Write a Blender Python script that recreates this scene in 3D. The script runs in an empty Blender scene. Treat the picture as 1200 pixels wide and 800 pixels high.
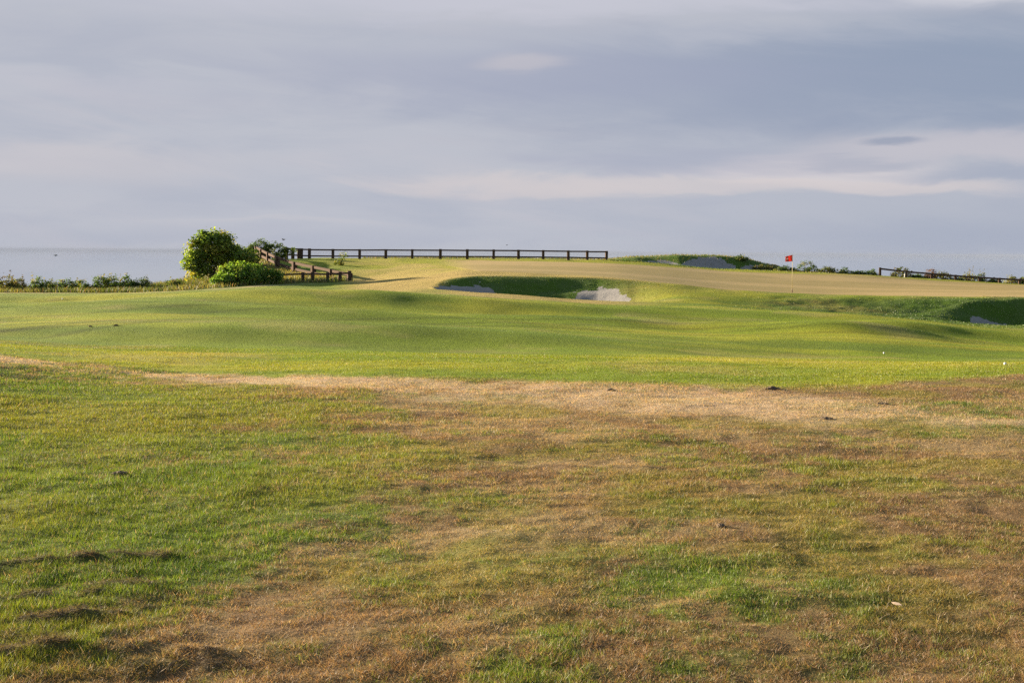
import bpy, bmesh, math, random
import numpy as np
from mathutils import Vector, Matrix

R = math.radians
scene = bpy.context.scene
COL = scene.collection
rng = np.random.default_rng(7)
random.seed(7)

# ------------------------------------------------------------------ measures
F = 1667.0          # focal length in photo pixels (50 mm on a 36 mm frame)
PX0, ROW0 = 600.0, 295.0
ROLL = 0.0064
H = 1.6             # eye height
SEA_Z = -22.0
SUN_EL, SUN_AZ = 10.5, -61.0     # degrees; azimuth from +Y, negative = to the left
EXPOSURE = 2.15


def ray(px, row):
    dx, dy = px - PX0, row - ROW0
    c, s = math.cos(ROLL), math.sin(ROLL)
    return (dx * c + dy * s) / F, (dy * c - dx * s) / F


def zat(px, row, d):
    return H - ray(px, row)[1] * d


# ------------------------------------------------------------------ noise
def _hash(ix, iy, seed):
    h = (ix.astype(np.int64) * 374761393 + iy.astype(np.int64) * 668265263 + seed * 1274126177) & 0xFFFFFFFF
    h = ((h ^ (h >> 13)) * 1103515245) & 0xFFFFFFFF
    h = ((h ^ (h >> 15)) * 2246822519) & 0xFFFFFFFF
    h = h ^ (h >> 16)
    return (h & 0xFFFFFF) / float(0xFFFFFF)


def vnoise(x, y, seed=0):
    x0, y0 = np.floor(x), np.floor(y)
    fx, fy = x - x0, y - y0
    fx = fx * fx * fx * (fx * (fx * 6 - 15) + 10)
    fy = fy * fy * fy * (fy * (fy * 6 - 15) + 10)
    a = _hash(x0, y0, seed); b = _hash(x0 + 1, y0, seed)
    c = _hash(x0, y0 + 1, seed); d = _hash(x0 + 1, y0 + 1, seed)
    return (a * (1 - fx) + b * fx) * (1 - fy) + (c * (1 - fx) + d * fx) * fy


def fbm(x, y, scale, octaves=4, seed=0, gain=0.5):
    """0..1, mean 0.5"""
    v = np.zeros_like(x); amp = 1.0; tot = 0.0; f = 1.0 / scale
    ca, sa = math.cos(0.6), math.sin(0.6)
    for o in range(octaves):
        v += amp * vnoise(x * f + 17.3 * o, y * f - 9.1 * o, seed + o)
        tot += amp; amp *= gain; f *= 2.03
        x, y = x * ca - y * sa, x * sa + y * ca
    return v / tot


def sstep(a, b, x):
    t = np.clip((x - a) / (b - a), 0, 1)
    return t * t * (3 - 2 * t)


def pchip(xs, ys, x):
    xs, ys = np.asarray(xs, float), np.asarray(ys, float)
    h = np.diff(xs); d = np.diff(ys) / h
    m = np.zeros_like(xs); m[0], m[-1] = d[0], d[-1]
    for i in range(1, len(xs) - 1):
        if d[i - 1] * d[i] > 0:
            w1, w2 = 2 * h[i] + h[i - 1], h[i] + 2 * h[i - 1]
            m[i] = (w1 + w2) / (w1 / d[i - 1] + w2 / d[i])
    x = np.clip(x, xs[0], xs[-1])
    i = np.clip(np.searchsorted(xs, x, side='right') - 1, 0, len(xs) - 2)
    t = (x - xs[i]) / h[i]
    return ((1 + 2 * t) * (1 - t) ** 2 * ys[i] + t * (1 - t) ** 2 * h[i] * m[i]
            + t * t * (3 - 2 * t) * ys[i + 1] + t * t * (t - 1) * h[i] * m[i + 1])


# ------------------------------------------------------------------ terrain
# one section of the land per direction: (depth, photo row of the ground there)
SECT = {
    -150: [(18, 418), (35, 391), (55, 364), (75, 349), (92, 341), (104, 337), (130, 336)],
    100: [(19, 432), (35, 396), (55, 370), (75, 353.5), (92, 344), (106, 340), (130, 338)],
    300: [(18.5, 441), (35, 397), (55, 371), (75, 353), (92, 339), (98, 333), (110, 317), (120, 303), (128, 302), (140, 301)],
    420: [(18, 442), (35, 400), (55, 374.5), (72, 354), (88, 340), (100, 329.5), (108, 319), (115, 312), (126, 304), (140, 302.6)],
    560: [(17.8, 445), (35, 403), (55, 377), (70, 358), (82, 343.5), (86, 334), (91.5, 322), (100, 315), (110, 310.5), (128, 303.7), (140, 302.5)],
    700: [(17.3, 449), (35, 406), (55, 382), (68, 366), (80, 352.5), (84, 341), (89, 326.5), (100, 319), (110, 313.5), (128, 305), (140, 304)],
    850: [(17, 452), (35, 410), (50, 391), (60, 380), (70, 369), (78, 360), (83, 348), (86, 342), (100, 330.5), (118, 319), (125, 316), (132, 314.5), (146, 314)],
    1000: [(17.3, 451), (35, 412), (50, 395), (60, 385), (70, 377), (76, 371.5), (80.5, 364), (84.5, 348.5), (87, 346), (100, 337.5), (118, 325.5), (124, 321.5), (136, 322)],
    1200: [(18, 445), (35, 417), (50, 405), (60, 397), (68, 389), (75, 381), (79.5, 373), (83, 349.5), (85, 347.5), (100, 341.5), (121, 333.5), (134, 334)],
    1400: [(18, 441), (35, 417), (50, 405), (60, 397), (68, 389), (75, 382), (79.5, 374), (83, 352), (85, 350), (100, 345), (121, 338), (134, 338)],
}
UG = np.linspace(-0.5, 0.5, 401)
DG = np.arange(0, 420, 0.25)


def _table():
    cols = sorted(SECT)
    us = [(c - PX0) / F for c in cols]
    prof = []
    for c in cols:
        ds = [0.0, 4.0, 9.0] + [p[0] for p in SECT[c]] + [420.0]
        zs = [0.0, 0.0, 0.0] + [zat(c, p[1], p[0]) for p in SECT[c]]
        zs.append(zs[-1])
        prof.append(pchip(ds, zs, DG))
    prof = np.array(prof)
    T = np.empty((len(UG), len(DG)))
    for j in range(len(DG)):
        T[:, j] = pchip(us, prof[:, j], UG)
    k = np.exp(-0.5 * (np.arange(-14, 15) / 6.0) ** 2); k /= k.sum()
    P = np.pad(T, ((14, 14), (0, 0)), mode='edge')
    T = sum(k[i] * P[i:i + len(UG)] for i in range(29))
    k = np.exp(-0.5 * (np.arange(-6, 7) / 2.5) ** 2); k /= k.sum()
    P = np.pad(T, ((0, 0), (6, 6)), mode='edge')
    return sum(k[i] * P[:, i:i + len(DG)] for i in range(13))


TAB = _table()


def polar(x, y):
    a = np.arctan2(x, y); r = np.hypot(x, y)
    ac = np.clip(a, -R(26), R(26))
    return np.tan(ac), r * np.cos(ac), a


def land_edge(px):
    return np.interp(px, [-200, 0, 150, 230, 300, 420, 700, 900, 1030, 1200, 1400],
                     [112, 107, 107, 110, 126, 140, 142, 143, 134, 131, 132])


# bumps: photo column, depth, half widths (px; near m; far m), height
BUMPS = [(390, 60, 220, 3.6, 11, .55), (150, 43, 290, 3.0, 7, .30), (1000, 46.5, 120, 2.4, 7, .34),
         (1140, 56, 220, 2.6, 7, .34), (700, 49, 260, 2.8, 8, .28), 
         (560, 33, 340, 2.4, 6, .22), (200, 31, 380, 2.4, 6, .22), (930, 38, 260, 2.4, 6, .16), (60, 37.5, 320, 2.6, 6, .22),
         (720, 60, 300, 3.0, 9, .24), (120, 54, 330, 3, 8, .32), (170, 72, 330, 3, 8, .30), (950, 62, 240, 3, 8, .24), (430, 42, 300, 2.6, 6, .24)]

# lines of raked-up dead grass on the near turf: (px, row) on flat ground, width m, height m
RIDGES = [([(-40, 668), (60, 653), (130, 649), (190, 648)], .10, .085),
          ([(70, 688), (130, 684), (182, 686)], .09, .075),
          ([(-40, 724), (60, 722), (130, 719)], .13, .10),
          ([(-40, 700), (40, 692), (95, 694)], .10, .07),
          ([(80, 706), (150, 708)], .07, .05),
          ([(-40, 768), (60, 752), (140, 748), (190, 752), (240, 758)], .13, .10),
          ([(165, 770), (260, 764)], .10, .07),
          ([(205, 649), (270, 652)], .08, .04),
          ([(185, 507), (240, 513), (300, 524), (340, 560)], .12, .035),
          ([(150, 548), (230, 544), (290, 552), (380, 566)], .12, .035),
          ([(250, 472), (330, 476), (385, 478)], .10, .04),
          ([(0, 738), (90, 742)], .10, .05)]


def _flat(px, row):
    u, v = ray(px, row)
    d = H / v
    return np.array([u * d, d])


def seg_dist(x, y, pts):
    best = np.full(x.shape, 1e9)
    for a, b in zip(pts[:-1], pts[1:]):
        ab = b - a
        t = np.clip(((x - a[0]) * ab[0] + (y - a[1]) * ab[1]) / (ab @ ab), 0, 1)
        best = np.minimum(best, np.hypot(x - a[0] - t * ab[0], y - a[1] - t * ab[1]))
    return best


RIDGE_W = [([_flat(*p) for p in pl], w, h) for pl, w, h in RIDGES]


def ridge_field(x, y):
    hgt = np.zeros_like(x); th = np.zeros_like(x)
    near = (y > 4) & (y < 16) & (np.abs(x) < 8)
    if near.any():
        xs, ys = x[near], y[near]
        wx = xs + .22 * (fbm(xs, ys, .5, 3, 91) - .5); wy = ys + .30 * (fbm(xs, ys, .45, 3, 92) - .5)
        hh = np.zeros_like(xs); tt = np.zeros_like(xs)
        lump = .1 + 1.8 * fbm(xs, ys, .13, 3, 93); brk = sstep(.36, .56, fbm(xs, ys, .55, 3, 94))
        for pl, w, h in RIDGE_W:
            w = w * .62
            d = seg_dist(wx, wy, pl)
            g = np.exp(-(d / w) ** 2) ** .8
            hh = np.maximum(hh, .21 * h * g * lump * brk); tt = np.maximum(tt, np.exp(-(d / (w * 1.25)) ** 2) * (h / .085) ** .5 * (.25 + .75 * brk) * sstep(.25, .55, lump - .45))
        hgt[near] = hh; th[near] = np.clip(tt, 0, 1)
    return hgt, th


# the hollow of the front bunkers (by photo column), its sand pockets; the bunker in the right bank
def hollow_a(px):
    dn = np.interp(px, [500, 512, 560, 640, 745, 800, 830], [86, 84.5, 82.2, 80.6, 79.4, 79.5, 79.5])
    df = np.interp(px, [500, 520, 560, 620, 700, 745, 800, 830], [88, 90, 91.3, 91.0, 90.2, 89.0, 86.5, 84])
    w = sstep(502, 532, px) * (1 - sstep(690, 812, px))
    st = np.interp(px, [500, 515, 540, 575, 605, 632, 660, 700, 735, 750, 800], [337.5, 336.5, 335.3, 335.5, 338.5, 342, 342.6, 342, 342.2, 344, 347])
    return dn, df, w, st


def hollow_b(px):
    dn = np.interp(px, [1090, 1140, 1200, 1300], [77.6, 76.8, 75.4, 75])
    df = np.interp(px, [1090, 1140, 1200, 1300], [81, 82.6, 83.4, 83.4])
    w = sstep(1060, 1165, px) * (1 - sstep(1290, 1330, px))
    st = np.interp(px, [1090, 1130, 1148, 1162, 1178, 1192, 1300], [371, 370.5, 370, 372.5, 376.5, 380, 380])
    return dn, df, w, st


MOUND_TOP = ([690, 715, 740, 770, 800, 840, 862, 880, 900, 925], [304.5, 304, 301.8, 300.6, 299.6, 299.6, 301.5, 305, 310.5, 314.5])


def base_height(u, d):
    fu = np.clip((u - UG[0]) / (UG[1] - UG[0]), 0, len(UG) - 1.001)
    fd = np.clip(d / 0.25, 0, len(DG) - 1.001)
    i, j = fu.astype(int), fd.astype(int)
    a, b = fu - i, fd - j
    return ((TAB[i, j] * (1 - a) + TAB[i + 1, j] * a) * (1 - b) + (TAB[i, j + 1] * (1 - a) + TAB[i + 1, j + 1] * a) * b)


def height(x, y):
    x = np.asarray(x, float); y = np.asarray(y, float)
    u, d, a = polar(x, y)
    px = PX0 + F * u
    z = base_height(u, d)
    for bp, bd, bw, bn, bf, bh in BUMPS:
        dd = d - bd
        z = z + 1.45 * bh * np.exp(-((px - bp) / bw) ** 2) * np.exp(-np.where(dd < 0, (dd / bn) ** 2, (dd / bf) ** 2))
    # hollows
    wob = 1.2 * (fbm(x, y, 2.2, 3, 31) - .5)
    for hol, depth, steep in ((hollow_a, .75, 2.3), (hollow_b, .55, 2.2)):
        dn, df, w, st = hol(px)
        df = df + wob * (.2 if hol is hollow_a else .5)
        zn = base_height(u, dn); zf = base_height(u, df)
        t = d - dn; L = np.maximum(df - dn, 3.0)
        dw = dn + L - steep
        zs = H - dw * (st - ROW0 - (px - PX0) * ROLL) / F
        zfl = np.minimum(zn - depth, zs - .95)
        inner = zn + (zfl - zn) * sstep(0, 1.4, t)
        inner = inner + (zs - zfl) * sstep(L - steep - 2.6, L - steep + .15, t)
        inner = inner + (zf - zs) * sstep(L - steep, L, t) ** .8
        inside = (t > 0) & (t < L)
        z = np.where(inside, z * (1 - w) + inner * w, z)
    # the far mound with its steep near face
    mt = pchip(MOUND_TOP[0], MOUND_TOP[1], px)
    ztop = H - 136.0 * (mt - ROW0 - (px - PX0) * ROLL) / F
    mw = sstep(690, 720, px) * (1 - sstep(905, 930, px))
    wob2 = .8 * (fbm(x, y, 3., 3, 33) - .5)
    z = z + mw * np.maximum(ztop - z, 0) * sstep(129.8 + wob2, 133.6 + wob2, d)
    for sp, sw in ((773, 20), (832, 34), (882, 15)):
        g = np.exp(-((px - sp) / sw) ** 4) * np.exp(-((d - 131.6) / 1.8) ** 2)
        z = z - .22 * g
    # roll of the ground
    far = sstep(14, 30, d)
    flatter = (1 - .75 * green_mask(px, d)) * (1 - .85 * hollow_a(px)[2] * sstep(78, 80, d) * (1 - sstep(91, 93, d)))
    z = z + far * flatter * (.34 * (fbm(x * .7, y * .6, 9, 3, 5) - .5) + .10 * (fbm(x, y * .7, 2.6, 2, 6) - .5))
    near = (1 - sstep(18, 34, d))
    z = z + near * (.07 * (fbm(x, y, 2.4, 3, 8) - .5) + .042 * (fbm(x * .7, y, .42, 3, 9) - .5) + .016 * (fbm(x, y, .13, 2, 10) - .5) * (1 - sstep(9, 16, d)))
    z = z + ridge_field(x, y)[0]
    rough = sstep(70, 76, d) * sstep(850, 950, px) * (1 - sstep(83, 87, d))
    z = z + rough * .14 * (fbm(x, y, 1.3, 3, 12) - .5)
    z = z * (1 - sstep(R(60), R(120), np.abs(a)))
    # cliff
    e = land_edge(px) + (250 - land_edge(px)) * sstep(R(70), R(130), np.abs(a))
    e = e + 3 * (fbm(x, y, 6, 3, 21) - .5)
    z = np.where(d > e, np.maximum(z - 1.1 * (d - e) ** 1.15, -27), z)
    return z


def green_mask(px, d):
    gf = np.interp(px, [505, 560, 650, 700, 780, 850, 1000, 1200], [118, 97, 94, 92.3, 89, 87.3, 87, 83.8])
    gb = np.interp(px, [505, 700, 850, 1000, 1200], [123, 121, 121.5, 122, 119])
    return sstep(gf - .3, gf + .6, d) * (1 - sstep(gb - 1, gb + .5, d)) * sstep(500, 560, px)


def sand_masks(x, y):
    """one field per bunker, > 0 where there is sand"""
    u, d, a = polar(x, y); px = PX0 + F * u
    n = (fbm(x, y, .9, 4, 41) - .5) + .8 * (fbm(x, y, .35, 2, 42) - .5)
    out = []
    dn, df, w, st = hollow_a(px)
    t = d - dn; L = np.maximum(df - dn, 3.)
    for c0, c1 in ((507, 620), (628, 764)):
        c = (px - c0) / (c1 - c0)
        prof = np.clip(c / (.13 if c0 < 600 else .42), 0, 1) ** .7 * np.clip((1 - c) / (.52 if c0 < 600 else .30), 0, 1) ** .7
        out.append(np.where((c > 0) & (c < 1), np.minimum(1.0 + prof * (L - 3.3) - t + 1.5 * n + .3, (t - .9) + .5 * n), -1))
    dn, df, w, st = hollow_b(px)
    t = d - dn; L = np.maximum(df - dn, 3.)
    c = (px - 1132) / (1188 - 1132)
    prof = np.clip(c / .12, 0, 1) * np.clip((1 - c) / .12, 0, 1)
    out.append(np.where((c > 0) & (c < 1), np.minimum(.5 + prof * (L - 2.9) - t + 1.0 * n, (t - .7) + .5 * n), -1))
    for c0, c1, d0, d1 in ((750, 797, 129.8, 132.2), (797, 866, 129.6, 133.3), (864, 904, 129.6, 132.3)):
        c = (px - c0) / (c1 - c0)
        prof = np.clip(4 * c * (1 - c), 0, 1) ** .55
        out.append(np.where((c > 0) & (c < 1), np.minimum(d0 + prof * (d1 - d0) - d + 1.0 * n, (d - d0) + .8 * n), -1))
    return out


# ------------------------------------------------------------------ the colours the turf itself has
DRY_ROWS = [420, 430, 440, 455, 470, 490, 520, 560, 600, 650, 700, 750, 800]
DRY_TAB = np.array([
    [.3, .1, 0, 0, 0, 0, 0, 0, 0, 0, 0, 0, .05],
    [.5, .6, .5, .15, 0, 0, 0, 0, 0, 0, 0, .05, .3],
    [.1, .3, .7, .9, .75, .45, .2, .05, 0, 0, .1, .6, .8],
    [.05, .1, .15, .4, .65, .85, .85, .8, .7, .7, .7, .75, .8],
    [.05, .05, .1, .2, .4, .7, .9, .95, .95, .9, .75, .7, .75],
    [.05, 0, .05, .2, .5, .62, .68, .75, .85, .95, .95, .75, .68],
    [.05, .1, .1, .2, .5, .62, .68, .65, .55, .6, .6, .58, .62],
    [.05, .1, .2, .15, .2, .45, .62, .66, .42, .56, .58, .55, .6],
    [.05, .05, .08, .12, .28, .68, .74, .72, .6, .7, .7, .66, .62],
    [.10, .08, .08, .28, .78, .80, .58, .45, .5, .55, .6, .75, .78],
    [.30, .25, .25, .80, .85, .68, .45, .42, .42, .40, .38, .80, .80],
    [.30, .45, .75, .85, .75, .52, .42, .45, .42, .38, .34, .5, .65],
    [.6, .7, .8, .78, .68, .52, .42, .42, .40, .36, .34, .45, .6]])


def lerp3(a, b, t):
    return a * (1 - t)[:, None] + b * t[:, None]


C = {k: np.array(v, float) for k, v in dict(
    green=(.112, .172, .016), lush=(.064, .115, .013), yellow=(.215, .205, .024), straw=(.46, .335, .215),
    tan=(.325, .23, .115), brown=(.235, .148, .074), thatch=(.135, .095, .055), soil=(.06, .042, .028),
    fair=(.135, .185, .010), fair2=(.240, .245, .017), putt=(.365, .27, .115), putt2=(.30, .23, .088), collar=(.34, .25, .085),
    rough=(.070, .115, .022), rough2=(.16, .13, .045)).items()}


def turf(x, y, pick=False):
    """albedo of the turf and its dryness, thatch and blade height"""
    x = np.asarray(x, float); y = np.asarray(y, float)
    u, d, a = polar(x, y); px = PX0 + F * u
    ds = np.maximum(d, .5)
    row = ROW0 + (px - PX0) * ROLL + F * H / ds
    # dryness of the near turf
    fr = np.interp(row, DRY_ROWS, np.arange(len(DRY_ROWS))); fc = np.clip(px / 100., 0, 11.999)
    i, j = np.minimum(fr.astype(int), len(DRY_ROWS) - 2), fc.astype(int)
    fa, fb = fr - i, fc - j
    base = ((DRY_TAB[i, j] * (1 - fb) + DRY_TAB[i, j + 1] * fb) * (1 - fa) + (DRY_TAB[i + 1, j] * (1 - fb) + DRY_TAB[i + 1, j + 1] * fb) * fa)
    n1 = fbm(x, y * .55, 1.5, 5, 51, .6) - .5
    n2 = fbm(x, y * .8, .22, 3, 52, .6) - .5
    dry = np.clip(base + (.7 * n1 + .9 * n2 + 1.0 * (fbm(x, y * .6, .6, 4, 58, .65) - .5)) * np.clip(4 * base * (1 - base) + .18, 0, 1), 0, 1)
    dry = (.5 * dry + .5 * sstep(.1, .9, dry)) * (1 - .10 * sstep(560, 680, row) * sstep(380, 520, px))
    dnear = np.interp(px, [-100, 0, 300, 500, 850, 1000, 1200], [21.5, 20.8, 18.4, 18.0, 16.9, 17.2, 18.9])
    near = 1 - sstep(dnear - .35, dnear + .45, d + 1.6 * n1 + .8 * n2)
    # pale worn band before the fairway
    band = bandf(x, y)
    v = fbm(x, y, .6, 4, 53) ; v2 = fbm(x, y, 3.5, 3, 54); v3 = fbm(x, y, .07, 2, 55)
    col = lerp3(np.tile(C['green'], (len(x), 1)), C['lush'][None], sstep(.5, .75, v) * .7)
    col = lerp3(col, C['yellow'][None], sstep(.42, .70, v2) * .6)
    dcol = lerp3(np.tile(C['tan'], (len(x), 1)), C['brown'][None], sstep(.42, .62, .5 * v + .5 * v2 + .16 * sstep(520, 760, row)))
    dcol = lerp3(dcol, C['yellow'][None] * 1.05, sstep(.48, .7, fbm(x, y, .9, 3, 57)) * .55)
    dcol = lerp3(dcol, C['straw'][None], np.clip(band, 0, 1) * .95)
    gcol = col.copy()
    col = lerp3(col, dcol, np.clip(np.maximum(dry, band * .9), 0, 1))
    rh, th = ridge_field(x, y)
    col = lerp3(col, C['thatch'][None], np.clip(th * 1.1 - .1, 0, 1) * .8)
    col = col * (.78 + .44 * v3)[:, None]
    # fairway and beyond
    w1 = fbm(x, y * .5, 5, 4, 61); w2 = fbm(x * .5, y * 1.2, 1.6, 3, 62)
    fair = lerp3(np.tile(C['fair'], (len(x), 1)), C['fair2'][None], sstep(.35, .7, .6 * w1 + .4 * w2))
    fair = lerp3(fair, C['green'][None] * .9, sstep(.46, .66, .6 * fbm(x * .35, y, 4.5, 3, 63) + .4 * fbm(x * .3, y, 1.3, 3, 69)) * .75)
    fair = lerp3(fair, C['tan'][None] * 1.1, sstep(.6, .8, fbm(x, y, 2.4, 4, 64)) * .25)
    # wheel and mower tracks
    for cx, cy, rad in ((9.5, 18, 28.5), (9.5, 18, 30.1), (11.5, 22, 22.0), (11.5, 22, 23.5), (14, 8, 33), (14, 8, 34.4)):
        q = np.abs(np.hypot(x - cx, y - cy) - rad)
        fair = fair * (1 - .38 * np.exp(-(q / .2) ** 2) * sstep(25, 30, d) * (1 - sstep(52, 56, d)))[:, None]
    mow = np.sin((x * .30 + y * .95 + 1.2 * w1) * 2 * np.pi / 3.4)
    fair = fair * (1 + .07 * np.clip(mow * 3, -1, 1) * sstep(22, 28, d) * (1 - sstep(70, 80, d)))[:, None]
    gm = green_mask(px, d)
    stripes = fbm(x * .3, y, 4.5, 3, 66)
    putt = lerp3(np.tile(C['putt'], (len(x), 1)), C['putt2'][None], sstep(.42, .60, stripes))
    coll = (sstep(385, 440, px) * (1 - sstep(690, 800, px)) * sstep(73.5, 77.5, d + 3 * (w1 - .5) + np.interp(px, [385, 480, 560, 700], [-11, -6, 0, 2]))
            * (1 - sstep(98, 110, d))) * (.40 + .45 * sstep(.35, .6, w1))
    apron = lerp3(np.tile(C['fair2'], (len(x), 1)), C['collar'][None], .75 * sstep(.42, .66, fbm(x, y * .6, 4, 4, 68)))
    up = sstep(84, 92, d + 8 * (w1 - .5)) * sstep(380, 440, px)
    fair = lerp3(fair, apron, up * .9)
    fair = lerp3(fair, C['collar'][None], np.clip(coll, 0, 1))
    # banks of longer grass
    bank = sstep(850, 960, px + 80 * (w1 - .5)) * sstep(69, 75, d + 5 * (w2 - .5)) * (1 - sstep(82.5, 85.5, d + 1.5 * (w1 - .5)))
    dn, df, w, st = hollow_a(px)
    hole = w * sstep(dn + .2, dn + 1.0, d) * (1 - sstep(df - .6, df + .8, d + 1.2 * (w1 - .5)))
    dn, df, w, st = hollow_b(px)
    hole = np.maximum(hole, w * sstep(dn + .2, dn + 1.0, d) * (1 - sstep(df - .6, df + .8, d)))
    mound = sstep(700, 730, px) * (1 - sstep(905, 935, px)) * sstep(125, 128, d)
    rough_e = sstep(0, 1.5, d - rough_front(px)) * np.where((px > 300) & (px < 425), 1 - sstep(-1, .5, d - fence_line(px)), 1.)
    bank = bank * (.55 + .45 * sstep(980, 1080, px))
    rgh = np.clip(np.maximum.reduce([bank, hole, mound, rough_e]), 0, 1)
    rcol = lerp3(np.tile(C['rough'], (len(x), 1)), C['rough2'][None], sstep(.45, .68, fbm(x, y, 1.4, 4, 71)))
    rcol = lerp3(rcol, lerp3(np.tile(C['rough'], (len(x), 1)), C['lush'][None], sstep(.4, .6, fbm(x, y, 1.1, 3, 73))), np.clip(np.maximum(hole, mound) + bank * sstep(1000, 1060, px), 0, 1))
    rcol = lerp3(rcol, C['collar'][None] * .8, (sstep(.5, .7, fbm(x, y, 2.2, 3, 72)) * .35) * bank * (1 - sstep(980, 1060, px)))
    fair = lerp3(fair, putt, gm)
    fair = lerp3(fair, rcol, rgh)
    edge = np.exp(-((d - rough_front(px) + .9) / .7) ** 2) * (1 - sstep(300, 420, px)) * (1 - gm)
    fair = lerp3(fair, C['straw'][None], edge * .6)
    col = lerp3(fair, col, near)
    dryv = near * np.maximum(dry, band)
    if pick:
        return col, dryv, th * near, rgh, gm, near, gcol, dcol
    return col, dryv, th * near, rgh, gm, near


def bandf(x, y):
    """the pale worn strip before the fairway"""
    u, d, a = polar(x, y); px = PX0 + F * u
    row = ROW0 + (px - PX0) * ROLL + F * H / np.maximum(d, .5)
    n = 1.3 * (fbm(x * .6, y * .4, 1.6, 4, 59, .6) - .5) + 1.3 * (fbm(x * .6, y * .5, .25, 4, 60, .7) - .5)
    c = np.interp(px, [-200, 0, 300, 500, 700, 850, 1000, 1150, 1300], [421, 426, 439, 452, 462, 472, 484, 495, 500])
    w = np.interp(px, [0, 300, 500, 700, 850, 1000, 1150, 1250], [7, 11, 16, 20, 22, 17, 8, 3])
    return sstep(.15, .95, np.exp(-((row - c) / w) ** 2) * (1 + .9 * n) + .28 * n) * (.78 + .12 * (1 - sstep(300, 600, px)))


def fence_line(px):
    return np.interp(px, [225, 300, 306, 314, 325, 345, 367, 388, 410, 420], [131, 121.5, 118.8, 116.4, 113, 109.6, 106.6, 103.8, 101, 99])


def rough_front(px):
    """depth where the unmown grass along the cliff begins"""
    return np.interp(px, [-200, 0, 60, 205, 300, 400, 415, 425, 690, 715, 905, 930, 1030, 1200, 1400],
                     [93, 93, 94, 93.3, 95.8, 98.3, 99, 131, 131, 131, 129, 124.5, 126.8, 125.6, 125.2])


# ------------------------------------------------------------------ mesh helpers
def np_mesh(name, verts, tris=None, quads=None, cols=None, smooth=False, alpha=None):
    me = bpy.data.meshes.new(name)
    me.vertices.add(len(verts))
    me.vertices.foreach_set('co', np.ascontiguousarray(verts, np.float32).ravel())
    loops, starts = [], []
    n = 0
    if quads is not None and len(quads):
        loops.append(np.asarray(quads, np.int32).ravel()); starts.append(np.arange(len(quads), dtype=np.int32) * 4); n = len(quads) * 4
    if tris is not None and len(tris):
        loops.append(np.asarray(tris, np.int32).ravel()); starts.append(n + np.arange(len(tris), dtype=np.int32) * 3)
    loops = np.concatenate(loops); starts = np.concatenate(starts)
    me.loops.add(len(loops)); me.loops.foreach_set('vertex_index', loops)
    me.polygons.add(len(starts)); me.polygons.foreach_set('loop_start', starts)
    me.update(calc_edges=True)
    if cols is not None:
        at = me.attributes.new('tint', 'FLOAT_COLOR', 'POINT')
        c4 = np.ones((len(verts), 4), np.float32); c4[:, :3] = cols
        if alpha is not None: c4[:, 3] = alpha
        at.data.foreach_set('color', c4.ravel())
    if smooth:
        me.polygons.foreach_set('use_smooth', np.ones(len(starts), bool))
    return me


def link(name, me, mat=None, parent=None):
    o = bpy.data.objects.new(name, me)
    COL.objects.link(o)
    if mat is not None and me is not None:
        me.materials.append(mat)
    if parent is not None:
        o.parent = parent
    return o


def tag(o, label=None, cat=None, group=None, kind=None):
    if label: o['label'] = label
    if cat: o['category'] = cat
    if group: o['group'] = group
    if kind: o['kind'] = kind
    return o


def empty(name, loc, rz=0.):
    o = bpy.data.objects.new(name, None); COL.objects.link(o)
    o.location = loc; o.rotation_euler = (0, 0, rz); o.empty_display_size = .2
    return o


def bevel_box(sx, sy, sz, z0=0., bev=.01, bm=None, mat=None):
    own = bm is None
    bm = bm or bmesh.new()
    r = bmesh.ops.create_cube(bm, size=1.0)
    vs = r['verts']
    bmesh.ops.scale(bm, vec=(sx, sy, sz), verts=vs)
    bmesh.ops.translate(bm, vec=(0, 0, z0 + sz / 2), verts=vs)
    es = list({e for v in vs for e in v.link_edges})
    rb = bmesh.ops.bevel(bm, geom=es, offset=bev, segments=1, affect='EDGES')
    if mat is not None:
        vv = {v for f in rb['faces'] for v in f.verts} | {v for v in vs if v.is_valid}
        bmesh.ops.transform(bm, matrix=mat, verts=list(vv))
    return bm


def bm_obj(name, bm, mat, parent=None, smooth=False):
    me = bpy.data.meshes.new(name); bm.to_mesh(me); bm.free()
    if smooth:
        for p in me.polygons: p.use_smooth = True
    return link(name, me, mat, parent)


# ------------------------------------------------------------------ materials
def new_mat(name):
    m = bpy.data.materials.new(name); m.use_nodes = True
    nt = m.node_tree; nt.nodes.clear()
    out = nt.nodes.new('ShaderNodeOutputMaterial')
    return m, nt, out


def N(nt, kind, **kw):
    n = nt.nodes.new(kind)
    for k, v in kw.items():
        if hasattr(n, k) and not k.startswith('i_'):
            setattr(n, k, v)
    return n


def noise(nt, scale, detail=4, rough=.55, vec=None):
    n = N(nt, 'ShaderNodeTexNoise'); n.inputs['Scale'].default_value = scale
    n.inputs['Detail'].default_value = detail; n.inputs['Roughness'].default_value = rough
    if vec is not None: nt.links.new(vec, n.inputs['Vector'])
    return n


def ramp(nt, fac, stops):
    r = N(nt, 'ShaderNodeValToRGB')
    el = r.color_ramp.elements
    while len(el) < len(stops): el.new(.5)
    for e, (p, c) in zip(el, stops):
        e.position = p; e.color = (*c, 1) if len(c) == 3 else c
    nt.links.new(fac, r.inputs['Fac'])
    return r


def mixc(nt, fac, a, b, mode='MIX'):
    m = N(nt, 'ShaderNodeMix'); m.data_type = 'RGBA'; m.blend_type = mode
    for val, sock in ((fac, m.inputs[0]), (a, m.inputs[6]), (b, m.inputs[7])):
        if hasattr(val, 'links'): nt.links.new(val, sock)
        elif isinstance(val, (int, float)): sock.default_value = val
        else: sock.default_value = (*val, 1)
    return m.outputs[2]


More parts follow.
